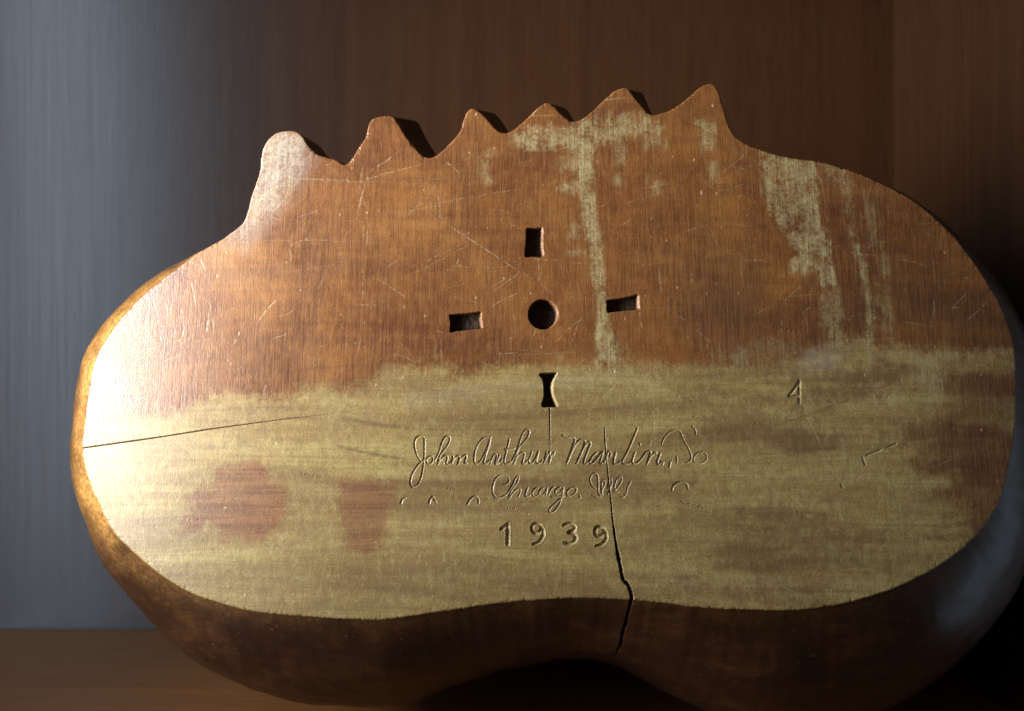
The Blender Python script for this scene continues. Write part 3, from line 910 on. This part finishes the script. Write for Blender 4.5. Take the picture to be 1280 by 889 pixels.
def face_material(name, cut=False):
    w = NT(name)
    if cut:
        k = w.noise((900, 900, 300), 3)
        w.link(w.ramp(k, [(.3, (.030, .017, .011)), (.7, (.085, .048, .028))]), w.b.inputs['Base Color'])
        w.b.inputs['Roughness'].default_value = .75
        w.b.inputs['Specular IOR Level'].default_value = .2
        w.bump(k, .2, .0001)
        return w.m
    fine = w.noise((2300, 95, 1), 2, .65)              # fine upright saw lines
    fine2 = w.noise((1250, 48, 1), 2, .6, loc=(3, 1, 0))
    band = w.noise((60, 14, 1), 4, .6, .6)
    cloud = w.noise((24, 30, 24), 5, .6, .8, (1, 4, 0))
    speck = w.noise((1900, 1500, 1), 2, .7)
    hgr = w.noise((30, 650, 1), 4, .62, 1.2)           # lengthwise grain of the bare wood
    hgr2 = w.noise((9, 90, 1), 4, .6, 1.5, (5, 2, 0))
    stripe = w.math('ADD', w.math('MULTIPLY', fine, .6), w.math('MULTIPLY', fine2, .4))
    mott = w.noise((420, 300, 1), 5, .75, .4, (7, 3, 0))
    varn = w.ramp(cloud, [(.28, (.125, .043, .015)), (.45, (.195, .076, .019)), (.58, (.262, .110, .025)), (.74, (.34, .162, .038))])
    varn = w.mix(w.rng(band, .35, .65, 0, .5), varn, (.115, .043, .020))
    varn = w.mix(w.rng(hgr2, .56, .40, 0, .35), varn, (.085, .030, .014))
    varn = w.mix(w.rng(mott, .48, .70, 0, .32), varn, (.34, .17, .055))
    varn = w.mix(w.rng(mott, .48, .30, 0, .30), varn, (.085, .030, .013))
    varn = w.mix(.35, varn, w.mix(1.0, varn, (1.12, .98, .80), 'MULTIPLY'))
    varn = w.mix(w.math('MULTIPLY', w.attr('finish_falloff'), .72), varn, (.072, .034, .018))
    strong = w.rng(band, .3, .6, .25, .6)
    varn = w.mix(w.math('MULTIPLY', w.rng(stripe, .48, .64, 0, 1), w.math('MULTIPLY', strong, .55)), varn, (.36, .175, .062))
    varn = w.mix(w.math('MULTIPLY', w.rng(stripe, .50, .34, 0, 1), w.math('MULTIPLY', strong, .8)), varn, (.050, .018, .010))
    bare = w.ramp(hgr2, [(.25, (.215, .140, .052)), (.45, (.312, .214, .072)), (.6, (.386, .284, .102)), (.78, (.44, .348, .145))])
    bare = w.mix(w.rng(hgr, .52, .34, 0, .35), bare, (.17, .105, .048))
    bare = w.mix(w.rng(cloud, .55, .7, 0, .35), bare, (.32, .27, .095))
    bare = w.mix(w.rng(mott, .52, .34, 0, .5), bare, (.19, .118, .048))
    bare = w.mix(w.rng(mott, .53, .70, 0, .5), bare, (.48, .40, .19))
    bare = w.mix(w.rng(stripe, .50, .38, 0, .16), bare, (.16, .11, .055))
    bare = w.mix(w.rng(band, .56, .70, 0, .3), bare, (.27, .155, .085))
    bare = w.mix(w.math('MULTIPLY', w.attr('streak'), .66), bare, (.125, .080, .042))
    c = w.mix(w.attr('bare'), varn, bare)
    scf = w.math('MULTIPLY', w.attr('scrape'), w.rng(mott, .34, .54, .5, 1.0))
    c = w.mix(scf, c, w.mix(w.rng(fine2, .4, .6), (.31, .240, .105), (.43, .360, .175)))
    rf = w.math('MULTIPLY', w.attr('red'), w.rng(mott, .34, .60, .6, 1.0))
    c = w.mix(rf, c, w.mix(w.rng(hgr, .4, .62), (.165, .062, .026), (.26, .112, .048)))
    c = w.mix(w.math('MULTIPLY', w.attr('bloom_sheen'), .55), c, (.44, .40, .345))
    c = w.mix(w.math('MULTIPLY', w.attr('scratch'), .7), c, (.55, .44, .27))
    c = w.mix(w.math('MULTIPLY', w.attr('pit'), .85), c, (.03, .02, .015))
    pix = w.noise((2600, 2200, 1), 2, .8, loc=(11, 6, 0))
    c = w.mix(w.rng(pix, .52, .30, 0, .55), c, w.mix(.55, c, (.02, .01, .006)))
    c = w.mix(w.rng(pix, .52, .70, 0, .5), c, w.mix(1.0, c, (1.5, 1.45, 1.35), 'MULTIPLY'))
    dark = w.rng(speck, .36, .24, 0, .6)
    c = w.mix(dark, c, (.06, .035, .02))
    w.link(c, w.b.inputs['Base Color'])
    rg = w.math('ADD', w.rng(cloud, .3, .7, .33, .45), w.math('MULTIPLY', w.attr('bare'), .06))
    rg = w.math('ADD', rg, w.math('MULTIPLY', w.attr('scrape'), .2))
    w.link(w.math('ADD', rg, w.rng(speck, .3, .7, -.05, .05)), w.b.inputs['Roughness'])
    w.b.inputs['Specular IOR Level'].default_value = .5
    hh = w.math('ADD', w.math('MULTIPLY', stripe, w.math('SUBTRACT', .6, w.math('MULTIPLY', w.attr('bare'), .45))), w.math('MULTIPLY', speck, .35))
    hh = w.math('ADD', hh, w.math('MULTIPLY', mott, .9))
    hh = w.math('ADD', hh, w.math('MULTIPLY', hgr, .25))
    w.bump(hh, .45, .00028)
    return w.m


def side_material():
    w = NT('varnished_side_wood')
    cloud = w.noise((48, 70, 40), 6, .7, .4)
    gr = w.noise((60, 500, 60), 4, .6, .8)
    sp = w.noise((700, 700, 700), 3, .6)
    c = w.ramp(cloud, [(.3, (.017, .007, .004)), (.52, (.034, .012, .006)), (.75, (.085, .033, .011))])
    c = w.mix(w.rng(gr, .5, .34, 0, .6), c, (.024, .010, .006))
    c = w.mix(w.rng(sp, .64, .76, 0, .35), c, (.26, .16, .07))
    c = w.mix(w.math('MULTIPLY', w.attr('edge_gold'), w.rng(cloud, .35, .6, .55, 1.0)), c, w.mix(w.rng(sp, .4, .6), (.26, .115, .026), (.42, .225, .055)))
    c = w.mix(w.math('MULTIPLY', w.attr('crack'), .9), c, (.012, .008, .006))
    w.link(c, w.b.inputs['Base Color'])
    w.link(w.rng(cloud, .3, .7, .30, .42), w.b.inputs['Roughness'])
    w.b.inputs['Specular IOR Level'].default_value = .4
    w.bump(w.math('ADD', gr, w.math('MULTIPLY', sp, .5)), .25, .0002)
    return w.m


def panel_material(name, tint=1.0, along='z', blue=1.0):
    w = NT(name)
    sc = (1100, 60, 9) if along == 'z' else (9, 420, 60)
    sc2 = (120, 20, 3) if along == 'z' else (3, 90, 20)
    sc3 = (1800, 200, 60) if along == 'z' else (60, 1500, 300)
    if along == 'y':
        sc, sc2, sc3 = (60, 700, 9), (20, 120, 3), (200, 1800, 60)
    g1 = w.noise(sc, 4, .6, .2)
    g2 = w.noise(sc2, 4, .6, .8)
    g3 = w.noise(sc3, 2, .6)
    c = w.ramp(g2, [(.25, (.092 * tint, .033 * tint, .012 * tint * blue)), (.75, (.132 * tint, .050 * tint, .018 * tint * blue))])
    c = w.mix(w.rng(g1, .56, .38, 0, .22), c, (.036 * tint, .016 * tint, .009 * tint * blue))
    c = w.mix(w.rng(g3, .45, .7, 0, .5), c, (.15 * tint, .082 * tint, .042 * tint * blue))
    w.link(c, w.b.inputs['Base Color'])
    w.link(w.rng(g1, .3, .7, .39, .47), w.b.inputs['Roughness'])
    if along == 'z':                       # anisotropy set to stretch the added lamp's reflection upright on the back panel
        cx = w.t.nodes.new('ShaderNodeCombineXYZ')
        cx.inputs[2].default_value = 1.0
        w.link(cx.outputs[0], w.b.inputs['Tangent'])
        w.b.inputs['Anisotropic'].default_value = .78
    w.b.inputs['Specular IOR Level'].default_value = .5
    w.bump(w.math('ADD', w.math('MULTIPLY', g1, .5), g3), .3, .00012)
    return w.m


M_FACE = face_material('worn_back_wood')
M_CUT = face_material('shade_dark_cut_wood', True)  # cut wood darkened to put the recess shade into its colour
M_SIDE = side_material()
M_WALL = panel_material('dark_stained_panel_wood', .30)
M_SIDEP = panel_material('dark_stained_side_wood', .21, 'y')
M_SIDEP.node_tree.nodes['Principled BSDF'].inputs['Specular IOR Level'].default_value = .12
M_SHELF = panel_material('brown_shelf_wood', 2.0, 'x', .7)

# ------------------------------------------------------------------ the cabinet around it


def box(name, lo, hi, mat, bev=0.0):
    x0, y0, z0 = lo
    x1, y1, z1 = hi
    v = [(x0, y0, z0), (x1, y0, z0), (x1, y1, z0), (x0, y1, z0), (x0, y0, z1), (x1, y0, z1), (x1, y1, z1), (x0, y1, z1)]
    f = [(0, 3, 2, 1), (4, 5, 6, 7), (0, 1, 5, 4), (1, 2, 6, 5), (2, 3, 7, 6), (3, 0, 4, 7)]
    o = build(name, v, f, mat, smooth=False)
    if bev:
        m = o.modifiers.new('bevel', 'BEVEL')
        m.width = bev
        m.segments = 2
    o['kind'] = 'structure'
    return o


box('back_panel', (-0.62, DW, -0.02), (PANEL_X + .03, DW + .018, 0.62), M_WALL)
box('side_panel', (PANEL_X, 0.345, 0.0), (PANEL_X + .018, DW - .0005, 0.62), M_SIDEP, .0012)
box('shelf', (-0.275, -0.10, -.022), (PANEL_X + .018, DW - .0006, -.0004), M_SHELF, .001)

# ------------------------------------------------------------------ the carving's parts


def loc(P):
    return (P - base_local) * S


LOCV = loc(VV)
parts = {}
for pid_ in range(len(PART_NAMES)):
    fsel = QUADS[PID == pid_]
    if len(fsel) == 0:
        print('empty part', PART_NAMES[pid_])
        continue
    vid, inv = np.unique(fsel, return_inverse=True)
    f = inv.reshape(fsel.shape)
    at = {k: A[vid] for k, A in AT.items()}
    nm = PART_NAMES[pid_]
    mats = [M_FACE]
    mi = None
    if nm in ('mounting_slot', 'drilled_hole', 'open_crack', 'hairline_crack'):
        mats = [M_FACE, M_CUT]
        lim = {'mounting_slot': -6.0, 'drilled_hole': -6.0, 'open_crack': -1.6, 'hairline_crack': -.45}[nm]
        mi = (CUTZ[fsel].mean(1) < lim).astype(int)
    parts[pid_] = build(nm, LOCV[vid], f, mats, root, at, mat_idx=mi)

# sides of the prongs belong to the prongs, the rest is the bulging side
SL = loc(SV)
ii = np.arange(ON)
jj = (ii + 1) % ON
allq, own = [], []
vi = [near_idx(p) for p in ((309, 264), (433, 205), (534, 196), (631, 166), (715, 151), (815, 143), (926, 175))]
owner = np.full(ON, -1)
for k in range(6):
    a, b = vi[k], vi[k + 1]
    if a < b:
        owner[a:b] = k
    else:
        owner[b:a] = k
flip = None
for r in range(NR - 1):
    q = np.column_stack([r * ON + ii, r * ON + jj, (r + 1) * ON + jj, (r + 1) * ON + ii])
    allq.append(q)
    own.append(np.where((owner >= 0) & (r < 30), owner, -1))
allq = np.vstack(allq)
own = np.concatenate(own)
a, b, c = SL[allq[:, 0]], SL[allq[:, 1]], SL[allq[:, 3]]
fn = np.cross(b - a, c - a)
if (fn[:, :2] * np.tile(nrm, (NR - 1, 1))).sum() < 0:
    allq = allq[:, ::-1]
crk = crk_mask.ravel()
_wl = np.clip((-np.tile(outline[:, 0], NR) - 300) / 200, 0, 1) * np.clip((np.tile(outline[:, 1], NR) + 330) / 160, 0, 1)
edge_gold = np.clip(np.exp(-(dep - RB) / (12 + 34 * _wl)) * (.12 + .75 * _wl) * (1 + .5 * fbm(300, ang, dep, 25, 20, 3)), 0, 1)  # golden along the face edge, widest and strongest on the left


def sub_build(name, sel, parent):
    vid, inv = np.unique(allq[sel], return_inverse=True)
    return build(name, SL[vid], inv.reshape(-1, 4), M_SIDE, parent, {'crack': crk[vid], 'edge_gold': edge_gold[vid]})


side = sub_build('bulging_side', own < 0, root)
side['label'] = 'rounded glossy brown side wall, crossed below by the end of the open crack'
for k in range(6):
    sub_build('prong_side', own == k, parts[PRONG_IDS[k]])
# closing disc of the hidden back end
last = (NR - 1) * ON + ii
cen = SL[last].mean(0)
capv = np.vstack([SL[last], cen])
# (triangles fan)
fan = np.column_stack([ii, jj, np.full(ON, ON)])
build('rear_end', capv, fan, M_SIDE, root, {'crack': np.zeros(ON + 1), 'edge_gold': np.zeros(ON + 1)})

words = ['engraved first name in joined script', 'engraved second name in joined script', 'engraved surname in joined script', 'engraved initials after the surname',
         'engraved city name in smaller script', 'engraved state abbreviation crossed by the crack', 'stamped digit 1', 'first stamped digit 9', 'stamped digit 3', 'last stamped digit 9 beside the crack']
for k, t in enumerate(words):
    if mark_ids[k] in parts:
        parts[mark_ids[k]]['label'] = t
if CR_IDS[2] in parts:
    parts[CR_IDS[2]]['label'] = 'wide open dark crack running down to the lower edge'
